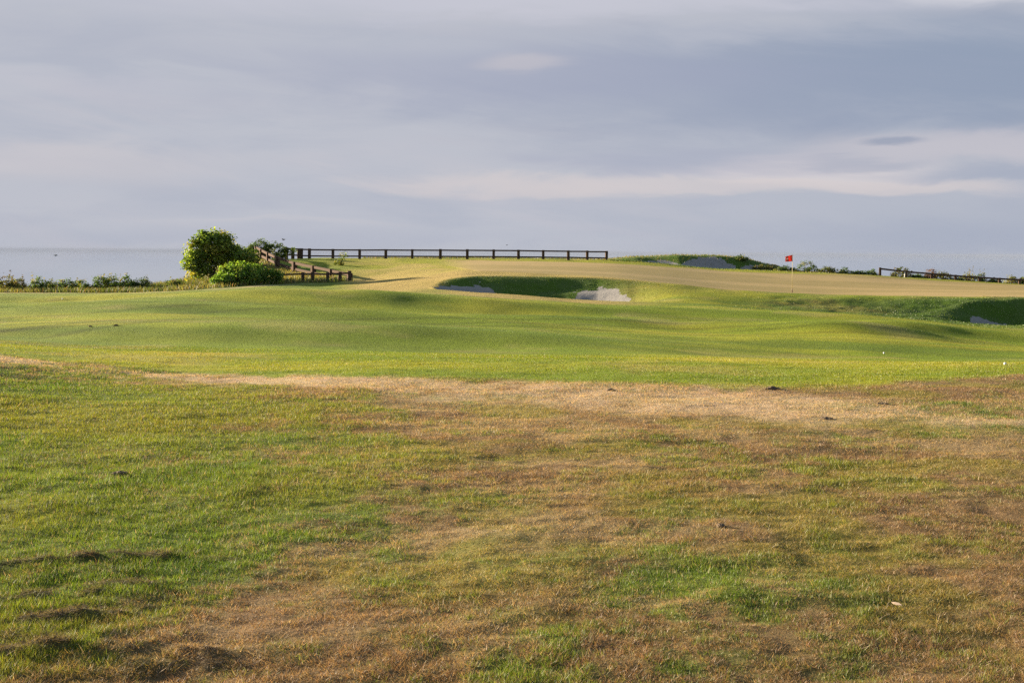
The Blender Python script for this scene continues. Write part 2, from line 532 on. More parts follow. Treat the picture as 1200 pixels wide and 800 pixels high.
def math_n(nt, op, a, b=None, c=None, clamp=False):
    m = N(nt, 'ShaderNodeMath', operation=op); m.use_clamp = clamp
    for val, sock in zip((a, b, c), m.inputs):
        if val is None: continue
        if hasattr(val, 'links'): nt.links.new(val, sock)
        else: sock.default_value = val
    return m.outputs[0]


def leaf_mat(name, col=None, attr=None, trans=.35, gloss=.06, spread=.25, rough=.5):
    """leaf or blade: diffuse and translucent with a slight sheen; colour per leaf from the mesh"""
    m, nt, out = new_mat(name)
    if attr:
        a = N(nt, 'ShaderNodeAttribute', attribute_name=attr).outputs['Color']
    else:
        a = None
    base = a if a is not None else None
    if base is None:
        geo = N(nt, 'ShaderNodeNewGeometry')
        rnd = geo.outputs['Random Per Island']
        hs = N(nt, 'ShaderNodeHueSaturation'); hs.inputs['Color'].default_value = (*col, 1)
        nt.links.new(math_n(nt, 'MULTIPLY_ADD', rnd, spread * 2, 1 - spread), hs.inputs['Value'])
        base = hs.outputs['Color']
    df = N(nt, 'ShaderNodeBsdfDiffuse'); nt.links.new(base, df.inputs['Color'])
    tr = N(nt, 'ShaderNodeBsdfTranslucent'); nt.links.new(mixc(nt, 1., base, (1.25, 1.15, .7), 'MULTIPLY'), tr.inputs['Color'])
    ms = N(nt, 'ShaderNodeMixShader'); ms.inputs[0].default_value = trans
    nt.links.new(df.outputs[0], ms.inputs[1]); nt.links.new(tr.outputs[0], ms.inputs[2])
    gl = N(nt, 'ShaderNodeBsdfGlossy'); gl.inputs['Roughness'].default_value = rough
    m2 = N(nt, 'ShaderNodeMixShader'); m2.inputs[0].default_value = gloss
    nt.links.new(ms.outputs[0], m2.inputs[1]); nt.links.new(gl.outputs[0], m2.inputs[2])
    nt.links.new(m2.outputs[0], out.inputs['Surface'])
    return m


def turf_mat():
    m, nt, out = new_mat('turf')
    an = N(nt, 'ShaderNodeAttribute', attribute_name='tint'); a = an.outputs['Color']; cut = an.outputs['Alpha']
    geo = N(nt, 'ShaderNodeNewGeometry'); pos = geo.outputs['Position']
    n1 = noise(nt, 38, 5, .7, pos); n2 = noise(nt, 9, 4, .65, pos)
    f = math_n(nt, 'MULTIPLY_ADD', n1.outputs['Fac'], .9, .55)
    f2 = math_n(nt, 'MULTIPLY_ADD', n2.outputs['Fac'], .6, .7)
    f3 = math_n(nt, 'MULTIPLY_ADD', math_n(nt, 'SUBTRACT', math_n(nt, 'MULTIPLY', f, f2), 1.), cut, 1.)
    col = mixc(nt, 1., a, f3, 'MULTIPLY')
    bp = N(nt, 'ShaderNodeBump'); bp.inputs['Distance'].default_value = .03
    nt.links.new(math_n(nt, 'MULTIPLY', cut, .7), bp.inputs['Strength'])
    nt.links.new(math_n(nt, 'ADD', n1.outputs['Fac'], n2.outputs['Fac']), bp.inputs['Height'])
    p = N(nt, 'ShaderNodeBsdfPrincipled'); p.inputs['Roughness'].default_value = .95
    p.inputs['Specular IOR Level'].default_value = .1
    p.inputs['Sheen Weight'].default_value = .0
    nt.links.new(col, p.inputs['Base Color']); nt.links.new(bp.outputs[0], p.inputs['Normal'])
    nt.links.new(p.outputs[0], out.inputs['Surface'])
    return m


def simple_mat(name, col, col2, scale, rough=.8, bump=.3, bdist=.01, spec=.3, stretch=None):
    m, nt, out = new_mat(name)
    tc = N(nt, 'ShaderNodeTexCoord'); vec = tc.outputs['Object']
    if stretch:
        mp = N(nt, 'ShaderNodeMapping'); mp.inputs['Scale'].default_value = stretch
        nt.links.new(vec, mp.inputs['Vector']); vec = mp.outputs[0]
    n = noise(nt, scale, 6, .65, vec)
    r = ramp(nt, n.outputs['Fac'], [(.3, col), (.7, col2)])
    bp = N(nt, 'ShaderNodeBump'); bp.inputs['Strength'].default_value = bump; bp.inputs['Distance'].default_value = bdist
    nt.links.new(n.outputs['Fac'], bp.inputs['Height'])
    p = N(nt, 'ShaderNodeBsdfPrincipled'); p.inputs['Roughness'].default_value = rough
    p.inputs['Specular IOR Level'].default_value = spec
    nt.links.new(r.outputs['Color'], p.inputs['Base Color']); nt.links.new(bp.outputs[0], p.inputs['Normal'])
    nt.links.new(p.outputs[0], out.inputs['Surface'])
    return m


def sea_mat():
    m, nt, out = new_mat('sea_water')
    geo = N(nt, 'ShaderNodeNewGeometry')
    mp = N(nt, 'ShaderNodeMapping'); mp.inputs['Scale'].default_value = (.25, .12, 1.)
    nt.links.new(geo.outputs['Position'], mp.inputs['Vector'])
    n2 = noise(nt, .012, 5, .55, mp.outputs[0])
    r = ramp(nt, n2.outputs['Fac'], [(.35, (.07, .13, .17)), (.65, (.14, .20, .23))])
    p = N(nt, 'ShaderNodeBsdfPrincipled')
    nt.links.new(math_n(nt, 'MULTIPLY_ADD', n2.outputs['Fac'], .02, .01), p.inputs['Roughness'])
    p.inputs['IOR'].default_value = 1.33
    nt.links.new(r.outputs['Color'], p.inputs['Base Color'])
    nt.links.new(p.outputs[0], out.inputs['Surface'])
    return m


M_TURF = turf_mat()
M_GRASS = leaf_mat('grass_blade', attr='tint', trans=.40, gloss=.035, rough=.55)
M_SAND = simple_mat('bunker_sand', (.205, .195, .182), (.275, .262, .243), 6, .95, .6, .05, .1)
M_WOOD = simple_mat('creosoted_wood', (.055, .036, .026), (.105, .070, .051), 9, .9, .4, .01, .08, (3, 3, .5))
M_SEA = sea_mat()
M_BARK = simple_mat('shrub_stem', (.09, .06, .04), (.17, .12, .08), 12, .9)


# ------------------------------------------------------------------ ground sheet
def build_ground():
    az = np.concatenate([np.arange(-180, -40, 4.), np.arange(-40, -22.5, .5), np.arange(-22.5, 22.5, .06), np.arange(22.5, 40, .5), np.arange(40, 180, 4.)])
    rad = [.3]
    while rad[-1] < 4.4: rad.append(rad[-1] * 1.1)
    while rad[-1] < 11: rad.append(rad[-1] * 1.0045)
    while rad[-1] < 40: rad.append(rad[-1] * 1.008)
    while rad[-1] < 73: rad.append(rad[-1] + .33)
    while rad[-1] < 97: rad.append(rad[-1] + .14)
    while rad[-1] < 150: rad.append(rad[-1] + .3)
    while rad[-1] < 300: rad.append(rad[-1] + 4)
    rad = np.array(rad)
    na, nr = len(az), len(rad)
    A, RR = np.meshgrid(R(1) * az, rad, indexing='ij')
    x, y = (np.sin(A) * RR).ravel(), (np.cos(A) * RR).ravel()
    z = height(x, y)
    cols, dr_, th_, rg_, gm_, nr_ = turf(x, y)
    cols = cols * (1 - .30 * nr_ * (1 - bandf(x, y)))[:, None]      # near soil darkened: darks between the blades put into its colour
    idx = np.arange(na * nr).reshape(na, nr)
    nx = np.roll(idx, -1, axis=0)
    quads = np.stack([idx[:, :-1], idx[:, 1:], nx[:, 1:], nx[:, :-1]], -1).reshape(-1, 4)
    centre = len(x)
    V = np.concatenate([np.stack([x, y, z], 1), [[0, 0, height(np.array([0.]), np.array([.01]))[0]]]])
    cols = np.concatenate([cols, cols[:1]]); alpha = np.concatenate([1 - .8 * gm_, [1.]])      # alpha: roughness of the cut
    tris = np.stack([idx[:, 0], nx[:, 0], np.full(na, centre)], -1)
    masks = sand_masks(x, y)
    face_of = np.zeros(len(quads), int)
    for k, mk in enumerate(masks):
        fm = mk[quads].mean(1)
        face_of[(fm > 0) & (face_of == 0)] = k + 1
    # winding: make the faces look up
    def up(q):
        p = V[q]; n = np.cross(p[:, 1] - p[:, 0], p[:, 2] - p[:, 0])
        f = n[:, 2] < 0
        q = q.copy(); q[f] = q[f][:, ::-1]
        return q
    quads, tris = up(quads), up(tris)
    g = link('ground', np_mesh('ground', V, tris, quads[face_of == 0], cols, True, alpha), M_TURF)
    tag(g, 'rolling golf course turf with dry patches running to the cliff edge', 'ground', kind='structure')
    labels = ['shaded sand in the left pocket of the hollow before the green',
              'shaded sand in the right pocket of the hollow before the green',
              'small wedge of sand low in the dark grassy bank on the right',
              'narrow low sand face at the left of the far green mound',
              'widest and tallest sand face in the far green mound',
              'sand face under the falling right shoulder of the far mound']
    for k, lb in enumerate(labels):
        q = quads[face_of == k + 1]
        if not len(q): continue
        used, inv = np.unique(q, return_inverse=True)
        v = V[used]
        v[:, 2] += 0
        o = link('sand_bunker', np_mesh('sand_bunker', v, None, inv.reshape(-1, 4), None, True), M_SAND)
        tag(o, lb, 'sand bunker', 'sand bunkers around the green', 'structure')
    return g


# ------------------------------------------------------------------ grass blades
def blades(name, x, y, hgt, wid, lean, tint, bend=False, azim=None, mat=None, sink=.004):
    n = len(x)
    z = height(x, y) - sink
    th = rng.uniform(0, 2 * np.pi, n) if azim is None else azim
    ph = rng.uniform(0, 2 * np.pi, n)
    wx, wy = np.cos(th) * wid / 2, np.sin(th) * wid / 2
    lx, ly = np.cos(ph) * lean * hgt, np.sin(ph) * lean * hgt
    if not bend:
        V = np.empty((n, 3, 3))
        V[:, 0] = np.stack([x - wx, y - wy, z], 1); V[:, 1] = np.stack([x + wx, y + wy, z], 1)
        V[:, 2] = np.stack([x + lx, y + ly, z + hgt], 1)
        tris = np.arange(n * 3).reshape(n, 3)
        me = np_mesh(name, V.reshape(-1, 3), tris, None, np.repeat(tint, 3, 0))
    else:
        V = np.empty((n, 5, 3))
        V[:, 0] = np.stack([x - wx, y - wy, z], 1); V[:, 1] = np.stack([x + wx, y + wy, z], 1)
        mx, my = x + lx * .35, y + ly * .35
        V[:, 2] = np.stack([mx + wx * .8, my + wy * .8, z + hgt * .62], 1); V[:, 3] = np.stack([mx - wx * .8, my - wy * .8, z + hgt * .62], 1)
        V[:, 4] = np.stack([x + lx * 1.15, y + ly * 1.15, z + hgt], 1)
        b = np.arange(n)[:, None] * 5
        quads = b + np.array([[0, 1, 2, 3]]); tris = b + np.array([[3, 2, 4]])
        me = np_mesh(name, V.reshape(-1, 3), tris, quads, np.repeat(tint, 5, 0))
    return link(name, me, mat or M_GRASS)


def sample(n, d0, d1, umax=.46, power=1.0):
    """points spread over the fan d0..d1; density falls with distance ** power (1 = even in d)"""
    q = rng.random(n)
    e = 2 - power
    if abs(e) < 1e-6:
        d = d0 * (d1 / d0) ** q
    else:
        d = (d0 ** e + q * (d1 ** e - d0 ** e)) ** (1 / e)
    u = rng.uniform(-umax, umax, n)
    return u * d, d


def jitter_tint(col, n, lo=.7, hi=1.35):
    k = rng.uniform(lo, hi, (n, 1))
    hue = 1 + rng.normal(0, .07, (n, 3))
    return np.clip(col * k * hue, .005, .8)


def build_grass():
    # near turf
    x, y = sample(1250000, 4.4, 27, .45, 1.6)
    col, dry, th, rgh, gm, near, gcol, dcol = turf(x, y, True)
    n = len(x)
    clump = fbm(x, y, .09, 3, 81, .6)
    # every blade is either alive or dead, in little clumps
    dead = (dry + 1.0 * (fbm(x, y, .06, 2, 87) - .5) + .55 * (rng.random(n) - .5) > .5) | (rng.random(n) < .06)
    olive = lerp3(gcol, np.array((.165, .155, .040))[None], np.clip(dry * .75, 0, 1))
    bl = np.where(dead[:, None], dcol, olive)
    mixn = (near * (1 - th))[:, None]
    col = col * (1 - mixn) + bl * mixn
    dry = np.where(dead, np.maximum(dry, .6), dry * .6)
    keep = rng.random(n) < (.30 + 1.3 * clump) * (1 - .15 * dry) * (1 - .25 * bandf(x, y))
    x, y, col, dry, th, near, clump = [a[keep] for a in (x, y, col, dry, th, near, clump)]
    n = len(x)
    big = fbm(x, y, 1.1, 3, 82)
    hh = (.016 + .018 * rng.random(n)) * (1 - .40 * dry) * (.45 + 1.1 * clump) * (.5 + 1.0 * big) * (.5 + .5 * near) * (1 - .4 * th)
    tuft = rng.random(n) < .03
    hh = np.where(tuft, hh * rng.uniform(1.2, 2.0, n), hh)
    lean = np.where(dry + th > .5, rng.uniform(.4, 2.2, n), rng.uniform(.1, 1.1, n))
    wid = np.maximum(.0034, .56 * y / 1424) * rng.uniform(.7, 1.3, n)
    tint = jitter_tint(col, n, .6, 1.4)
    pale = rng.random(n) < (.03 + .09 * dry)
    tint[pale] = C['straw'] * rng.uniform(.6, 1.15, (pale.sum(), 1))
    o = blades('grass', x, y, hh, wid, lean, tint)
    tag(o, 'short patchy turf of green and straw coloured blades in the foreground', 'grass', kind='stuff')
    # mown fairway
    x, y = sample(330000, 23, 75, .44, 1.3)
    col, dry, th, rgh, gm, near = turf(x, y); n = len(x)
    hh = (.005 + .006 * rng.random(n)) * (1 + 2.0 * rgh)
    wid = np.maximum(.01, .8 * y / 1424) * rng.uniform(.7, 1.3, n)
    o = blades('fairway_grass', x, y, hh, wid, rng.uniform(.2, 1.2, n), jitter_tint(col, n, .85, 1.18))
    tag(o, 'close mown yellow green grass of the rolling fairway', 'grass', kind='stuff')
    # banks of longer grass round the bunkers and the green
    x, y = sample(620000, 66, 142, .44, 1.0)
    col, dry, th, rgh, gm, near = turf(x, y)
    u, d, a = polar(x, y); px = PX0 + F * u
    sand = np.max(np.stack(sand_masks(x, y)), 0)
    k = (rng.random(len(x)) < rgh * np.where((px > 835) & (d < 86) & (d > 60), .5, 1.)) & (d < rough_front(px) + .5) & (sand < -.05) & (d < land_edge(px) - .5)
    x, y, col, rgh, d, px = [v[k] for v in (x, y, col, rgh, d, px)]; n = len(x)
    hh = (.04 + .08 * rng.random(n)) * (.5 + fbm(x, y, .9, 3, 83)) * np.where((d > 75) & (d < 95) & (px < 835), .45, 1.) * np.where(d > 120, .8, np.interp(px, [830, 860, 1000, 1060], [.9, .35, .35, .55]))
    o = blades('bank_grass', x, y, hh, rng.uniform(.03, .07, n), rng.uniform(.2, 1.1, n), jitter_tint(col, n, .7, 1.3))
    tag(o, 'longer green grass on the bunker walls and banks', 'grass', kind='stuff')
    # unmown grass along the cliff edge
    x, y = sample(260000, 91, 143, .44, 1.0)
    u, d, a = polar(x, y); px = PX0 + F * u
    rf = rough_front(px); e = land_edge(px)
    w = sstep(0, 2.0, d - rf + 1.2 * (fbm(x, y, 1.2, 3, 84) - .5))
    w *= np.where((px > 425) & (px < 905), .25, 1.)
    w *= np.where((px > 300) & (px < 425), 1 - sstep(-.8, .2, d - fence_line(px)), 1.)
    k = (rng.random(len(x)) < w) & (d < e + 1.5)
    x, y, d, px, w = [v[k] for v in (x, y, d, px, w)]; n = len(x)
    q = fbm(x, y, 1.6, 4, 85)
    tall = np.interp(px, [-200, 0, 200, 300, 420, 430, 900, 930, 1200], [.42, .40, .34, .36, .34, .16, .16, .14, .12])
    mn = sstep(100, 106, d) * sstep(225, 260, px) * (1 - sstep(400, 420, px))      # the knoll by the bushes
    tall = tall * (1 - .5 * mn)
    hh = tall * (.35 + .9 * rng.random(n)) * (.45 + 1.0 * q)
    ct = lerp3(np.tile(np.array((.105, .125, .025)), (n, 1)), np.array((.20, .18, .05))[None], sstep(.44, .66, fbm(x, y, 2.2, 3, 86)))
    ct = lerp3(ct, np.array((.30, .19, .09))[None], (rng.random(n) < .18).astype(float) * .8)
    ct = lerp3(ct, np.array((.33, .24, .075))[None], mn * .6)
    ct = ct * np.where(px < 235, .78, .9)[:, None] * np.array((.85, .98, .95))
    o = blades('rough_grass', x, y, hh, rng.uniform(.025, .06, n), rng.uniform(.1, .7, n), jitter_tint(ct, n), bend=True, sink=.02)
    tag(o, 'tall unmown grass in a belt along the cliff edge', 'rough grass', kind='stuff')
    # straw lying on the raked-up ridges
    x, y = sample(240000, 4.6, 15, .42, 1.2)
    th = ridge_field(x, y)[1]
    k = rng.random(len(x)) < np.clip(th * 1.1 - .1, 0, 1)
    x, y = x[k], y[k]; n = len(x)
    tint = C['thatch'] * np.where(rng.random((n, 1)) < .2, rng.uniform(1.8, 3.0, (n, 1)), rng.uniform(.35, 1.3, (n, 1))) * (1 + rng.normal(0, .06, (n, 3)))
    o = blades('loose_straw', x, y, rng.uniform(.004, .022, n), rng.uniform(.003, .006, n), rng.uniform(2, 7, n), np.clip(tint, .01, .6), sink=-.004)
    tag(o, 'dead brown clippings lying in ridges on the near turf', 'straw', kind='stuff')


# ------------------------------------------------------------------ shrubs
def leaf_cloud(pts, nrm, size, tintf):
    """bent two-face leaves at pts"""
    n = len(pts)
    d = nrm + rng.normal(0, .6, (n, 3)); d /= np.linalg.norm(d, axis=1)[:, None] + 1e-9
    t = rng.normal(0, 1, (n, 3)); t -= d * (t * d).sum(1)[:, None]; t /= np.linalg.norm(t, axis=1)[:, None] + 1e-9
    b = np.cross(d, t)
    L = size * rng.uniform(.6, 1.4, (n, 1)); W = L * rng.uniform(.3, .5, (n, 1))
    V = np.empty((n, 4, 3))
    V[:, 0] = pts - t * L * .5; V[:, 1] = pts + b * W + d * L * .08
    V[:, 2] = pts + t * L * .5 - d * L * .12; V[:, 3] = pts - b * W + d * L * .08
    i = np.arange(n)[:, None] * 4
    tris = np.concatenate([i + np.array([[0, 1, 2]]), i + np.array([[0, 2, 3]])])
    return V.reshape(-1, 3), tris, np.repeat(tintf, 4, 0)


M_LEAF = leaf_mat('shrub_leaf', attr='tint', trans=.5, gloss=.02, rough=.5)


def stems(root, tips, mat, r0=.035, name='branch'):
    bm = bmesh.new()
    for tx, ty, tz in tips:
        k = 4; prev = None
        for s in range(k + 1):
            f = s / k
            c = Vector((tx * f ** 1.3 + .04 * random.uniform(-1, 1) * f, ty * f ** 1.3, tz * f)); rr = r0 * (1 - .75 * f)
            ring = [bm.verts.new(c + Vector((math.cos(a) * rr, math.sin(a) * rr, 0))) for a in (0, 1.257, 2.513, 3.77, 5.027)]
            if prev:
                for q in range(5): bm.faces.new((prev[q], prev[(q + 1) % 5], ring[(q + 1) % 5], ring[q]))
            prev = ring
        bm.faces.new(prev)
    return bm_obj(name, bm, mat, root)


def shrub(name, px, d, lobes, n, leaf, tints, label, cat='shrub', group=None, z=None, stem_h=None, spike=0):
    big = max(l[3] for l in lobes) > .8
    """lobes: (dx, dy, dz, rx, ry, rz) in metres from the foot"""
    u, _ = ray(px, 320); x = u * d
    zz = float(height(np.array([x]), np.array([d]))[0]) if z is None else z
    root = tag(empty(name, (x, d, zz - .03)), label, cat, group)
    vol = np.array([l[3] * l[4] * l[5] for l in lobes]) ** .66
    cnt = (vol / vol.sum() * n).astype(int)
    P, Q, T = [], [], []
    for (dx, dy, dz, rx, ry, rz), c in zip(lobes, cnt):
        # sprigs on an uneven shell, leaves clustered round each sprig
        ns = max(6, c // (46 if big else 26))
        v = rng.normal(0, 1, (ns, 3)); v /= np.linalg.norm(v, axis=1)[:, None]
        rr = rng.uniform(.5, 1.0, ns) ** .5 * (1 + (.30 if big else .22) * rng.normal(0, .6, ns))
        tip = v * rr[:, None] * np.array([rx, ry, rz])
        per = rng.integers(0, ns, c)
        sz = rng.uniform(.6, 1.4, ns)[per][:, None]
        p = tip[per] + np.clip(rng.normal(0, 1, (c, 3)), -1.6, 1.6) * leaf * 1.15 * sz * np.array([1.15, 1.15, .75]) + np.array([dx, dy, dz])
        nn = v[per] * .7 + np.array([0, 0, .5])
        ok = p[:, 2] > .02
        sh = rng.random(ns)
        tt = np.array(tints[0])[None] * (1 - sh[per])[:, None] + np.array(tints[1])[None] * sh[per][:, None]
        if len(tints) > 2:
            old = (rng.random(ns) < .16)[per]
            tt[old] = np.array(tints[2])
        tt = tt * rng.uniform(.75, 1.3, (c, 1)) * rng.uniform(.7, 1.35, (ns, 1))[per]
        P.append(p[ok]); Q.append(nn[ok]); T.append(tt[ok])
    if spike:
        hi = max(l[2] + l[5] for l in lobes); wd = max(abs(l[0]) + l[3] for l in lobes)
        for _ in range(spike):
            bx = rng.uniform(-wd, wd) * .8; hh = hi * rng.uniform(.9, 1.4); m = 22
            f = rng.random(m)
            p = np.stack([bx + rng.normal(0, .05, m), rng.normal(0, .08, m), hh * (.4 + .6 * f)], 1)
            P.append(p); Q.append(np.tile([0, -.3, 1.], (m, 1))); T.append(np.tile(np.array(tints[-1]), (m, 1)) * rng.uniform(.7, 1.2, (m, 1)))
    P, Q, T = np.concatenate(P), np.concatenate(Q), np.concatenate(T)
    V, tr, tc = leaf_cloud(P, Q, leaf, T)
    link('foliage', np_mesh('foliage', V, tr, None, tc), M_LEAF, root)
    tips = []
    for l in lobes:
        for _ in range(3):
            tips.append((l[0] + random.uniform(-.5, .5) * l[3], l[1] + random.uniform(-.5, .5) * l[4], max(.1, l[2] + random.uniform(0, .5) * l[5])))
    stems(root, tips, M_BARK, .02 + .012 * max(l[5] for l in lobes))
    return root


G_DK, G_MD, G_YL = (.055, .10, .02), (.11, .17, .028), (.20, .20, .035)


def build_shrubs():
    # the big rounded bush at the cliff edge
    shrub('coastal_bush', 250, 102,
          [(-.35, .2, 2.75, .95, .9, .80), (.45, .3, 2.75, .80, .9, .65), (-1.05, -.1, 2.2, .65, .8, .65), (-1.35, -.2, 1.45, .5, .6, .55), (-1.15, -.3, .75, .5, .5, .55),
           (.15, .3, 1.9, 1.0, 1.0, .8), (1.15, .3, 2.25, .65, .8, .55), (1.7, .4, 1.85, .6, .7, .42), (-.45, -.2, 1.35, .7, .6, .7), (2.35, .5, 1.6, .5, .6, .38),
           (.1, .1, 3.28, .26, .3, .22), (-.5, .1, 3.25, .30, .3, .24), (-1.72, -.2, 1.05, .28, .3, .18), (.85, .2, 2.95, .3, .4, .24), (-1.0, 0, 2.85, .3, .4, .24), (-1.5, -.1, 1.95, .3, .4, .26)],
          13000, .17, [(.09, .165, .02), (.20, .26, .035), (.28, .27, .04)],
          'largest rounded green bush standing at the cliff edge left of the fence', 'bush', z=-.62)
    shrub('coastal_bush', 283, 97.5,
          [(-.9, 0, .75, .85, .8, .72), (0, .1, .80, 1.0, .8, .75), (1.0, .1, .70, .9, .8, .62), (1.9, .2, .62, .7, .7, .5), (-1.5, 0, .4, .5, .6, .4)],
          8200, .13, [(.08, .17, .022), (.14, .235, .033), (.18, .25, .04)],
          'low bright green bush in front of the knoll and below the sloping fence', 'bush')
    shrub('coastal_bush', 284, 114,
          [(-1.3, 0, .75, .8, .7, .75), (-.2, .2, .75, .9, .8, .8), (.7, .3, .65, .6, .6, .6), (-.7, .1, 1.35, .4, .4, .3)],
          4500, .13, [G_DK, G_MD, (.12, .15, .03)], 'low dark green scrub between the rounded bush and the fence corner', 'bush')
    shrub('coastal_bush', 314, 125.3,
          [(-.6, 0, .75, 1.0, .9, .9), (.6, 0, .65, 1.3, .9, .8), (1.1, .2, .4, .6, .6, .5), (-1.2, .2, .5, .6, .6, .6)],
          5200, .13, [G_DK, (.075, .12, .022), (.12, .14, .03)], 'dark green bush spilling over the fence corner on the knoll', 'bush')
    # plants along the cliff edge at the left
    edge = [(4, 98, .95, 1.1, 'russet', 'olive brown shrub with thin upright sprigs, nearest the left picture edge'),
            (20, 99, .75, .95, 'russet', 'olive brown scrub, second shrub from the left picture edge along the cliff'),
            (47, 100, .75, 1.1, 'green', 'small green shrub, third from the left picture edge along the cliff'),
            (61, 101, .45, .85, 'dark', 'smallest dark shrub between two green ones on the cliff edge'),
            (78, 100, .75, .95, 'green', 'low spreading green shrub with jagged top left of the gap to the water'),
            (97, 101, .6, .8, 'green', 'flat low shrub just left of the twin green shrubs'),
            (119, 101, .75, 1.15, 'green', 'left one of the twin rounded green shrubs above the fairway edge'),
            (131, 102, .65, 1.15, 'dark', 'upright dark shrub in the middle of the twin shrubs'),
            (150, 101, .85, 1.1, 'green', 'right one of the twin rounded green shrubs above the fairway edge'),
            (166, 101, .75, .8, 'dark', 'dark trailing shrub sloping down beside the gap of open sea'),
            (206, 100, .5, .6, 'green', 'small scrub at the foot of the largest rounded bush')]
    pal = {'green': [(.055, .11, .022), (.095, .15, .028), (.20, .19, .05)], 'dark': [(.04, .08, .02), (.07, .115, .025), (.12, .13, .03)],
           'russet': [(.075, .11, .025), (.13, .135, .035), (.15, .12, .05)]}
    for px, d, w, h, k, lb in edge:
        lob = [(0, 0, h * .45, w * .7, .5, h * .55), (-w * .55, .1, h * .32, w * .5, .45, h * .42), (w * .6, -.1, h * .32, w * .5, .45, h * .4)]
        shrub('cliff_shrub', px, d, lob, int(1500 * w + 500), .10, pal[k], lb, 'shrub', 'shrubs along the left cliff edge', spike=6 if k == 'russet' else 2)
    # right cliff edge
    right = [(868, 133, .6, .5, 'dark', 'low scrub where the far mound runs out'), (895, 131, .9, .5, 'russet', 'dry scrub just left of the red flag'),
             (921, 129.5, .9, .5, 'dark', 'low scrub behind the red flag'), (946, 128.5, .85, 1.05, 'green', 'tallest rounded shrub right of the red flag'),
             (968, 128.5, .9, .55, 'russet', 'brownish scrub beside the tallest shrub right of the flag'), (990, 128, .5, .62, 'green', 'small pointed shrub between flag and right fence'),
             (1008, 128, .7, .4, 'dark', 'flat dark scrub before the right fence begins'), (1022, 127.5, .35, .55, 'green', 'little upright shrub next to the end post of the right fence'),
             (1056, 127, .85, .95, 'russet', 'dry round shrub behind the white marker stake'), (1075, 127, .6, .36, 'dark', 'dark low shrub between the first two spans of the right fence'),
             (1091, 127, .5, .95, 'plum', 'purplish brown shrub rising above the right fence rail'), (1105, 127, .6, .85, 'yellow', 'yellow green rounded shrub above the right fence rail'),
             (1121, 127, .5, .32, 'dark', 'dark scrub under the falling fence rail'), (1135, 127, .55, 1.0, 'yellow', 'tall thin plant with flower stalks behind the right fence'),
             (1150, 127, .35, .85, 'green', 'thin sprig above the right fence rail'), (1164, 127, .6, .34, 'dark', 'dark scrub under the fence between two posts near the picture edge'),
             (1186, 127, .55, .7, 'yellow', 'pale green shrub above the rail near the picture edge'), (1200, 127, .5, .85, 'green', 'shrub cut by the picture edge at the right fence')]
    pal['plum'] = [(.10, .06, .05), (.15, .085, .06), (.17, .10, .06)]; pal['yellow'] = [(.12, .14, .03), (.20, .20, .05), (.22, .19, .06)]
    for px, d, w, h, k, lb in right:
        lob = [(0, 0, h * .45, w * .7, .5, h * .55), (-w * .6, .1, h * .3, w * .5, .45, h * .35), (w * .6, -.1, h * .3, w * .5, .45, h * .35)]
        shrub('cliff_shrub', px, d, lob, int(1100 * w + 300), .10, pal[k], lb, 'shrub', 'shrubs along the right cliff edge', spike=3 if px in (1135, 1150, 1056) else 0)
    # the single weed leaning out of the turf by the path
    shrub('tall_weed', 399, 116, [(0, 0, .35, .28, .25, .35), (.25, 0, .75, .25, .2, .3), (-.15, 0, .2, .35, .3, .2)], 500, .10,
          [(.07, .12, .025), (.13, .17, .03), (.30, .26, .05)], 'single leaning weed with yellow tips before the back fence', 'weed')
    shrub('tall_weed', 268, 99.5, [(0, 0, .55, .14, .14, .5), (0, 0, 1.0, .10, .1, .2)], 260, .09,
          [(.20, .19, .04), (.28, .25, .06)], 'thin yellow weed rising between the rounded bush and the low bush', 'weed')


# ------------------------------------------------------------------ fences
def gz(x, y):
    return float(height(np.array([float(x)]), np.array([float(y)]))[0])


def rail_bar(a, b, w, h):
    """squared timber from a to b (upright section w wide, h high)"""
    a, b = Vector(a), Vector(b); v = b - a; L = v.length
    bm = bevel_box(L, w, h, -h / 2, .012)
    xa = v.normalized(); ya = Vector((0, 0, 1)).cross(xa).normalized(); za = xa.cross(ya)
    m = Matrix((xa, ya, za)).transposed().to_4x4(); m.translation = (a + b) / 2
    bmesh.ops.transform(bm, matrix=m, verts=bm.verts)
    return bm


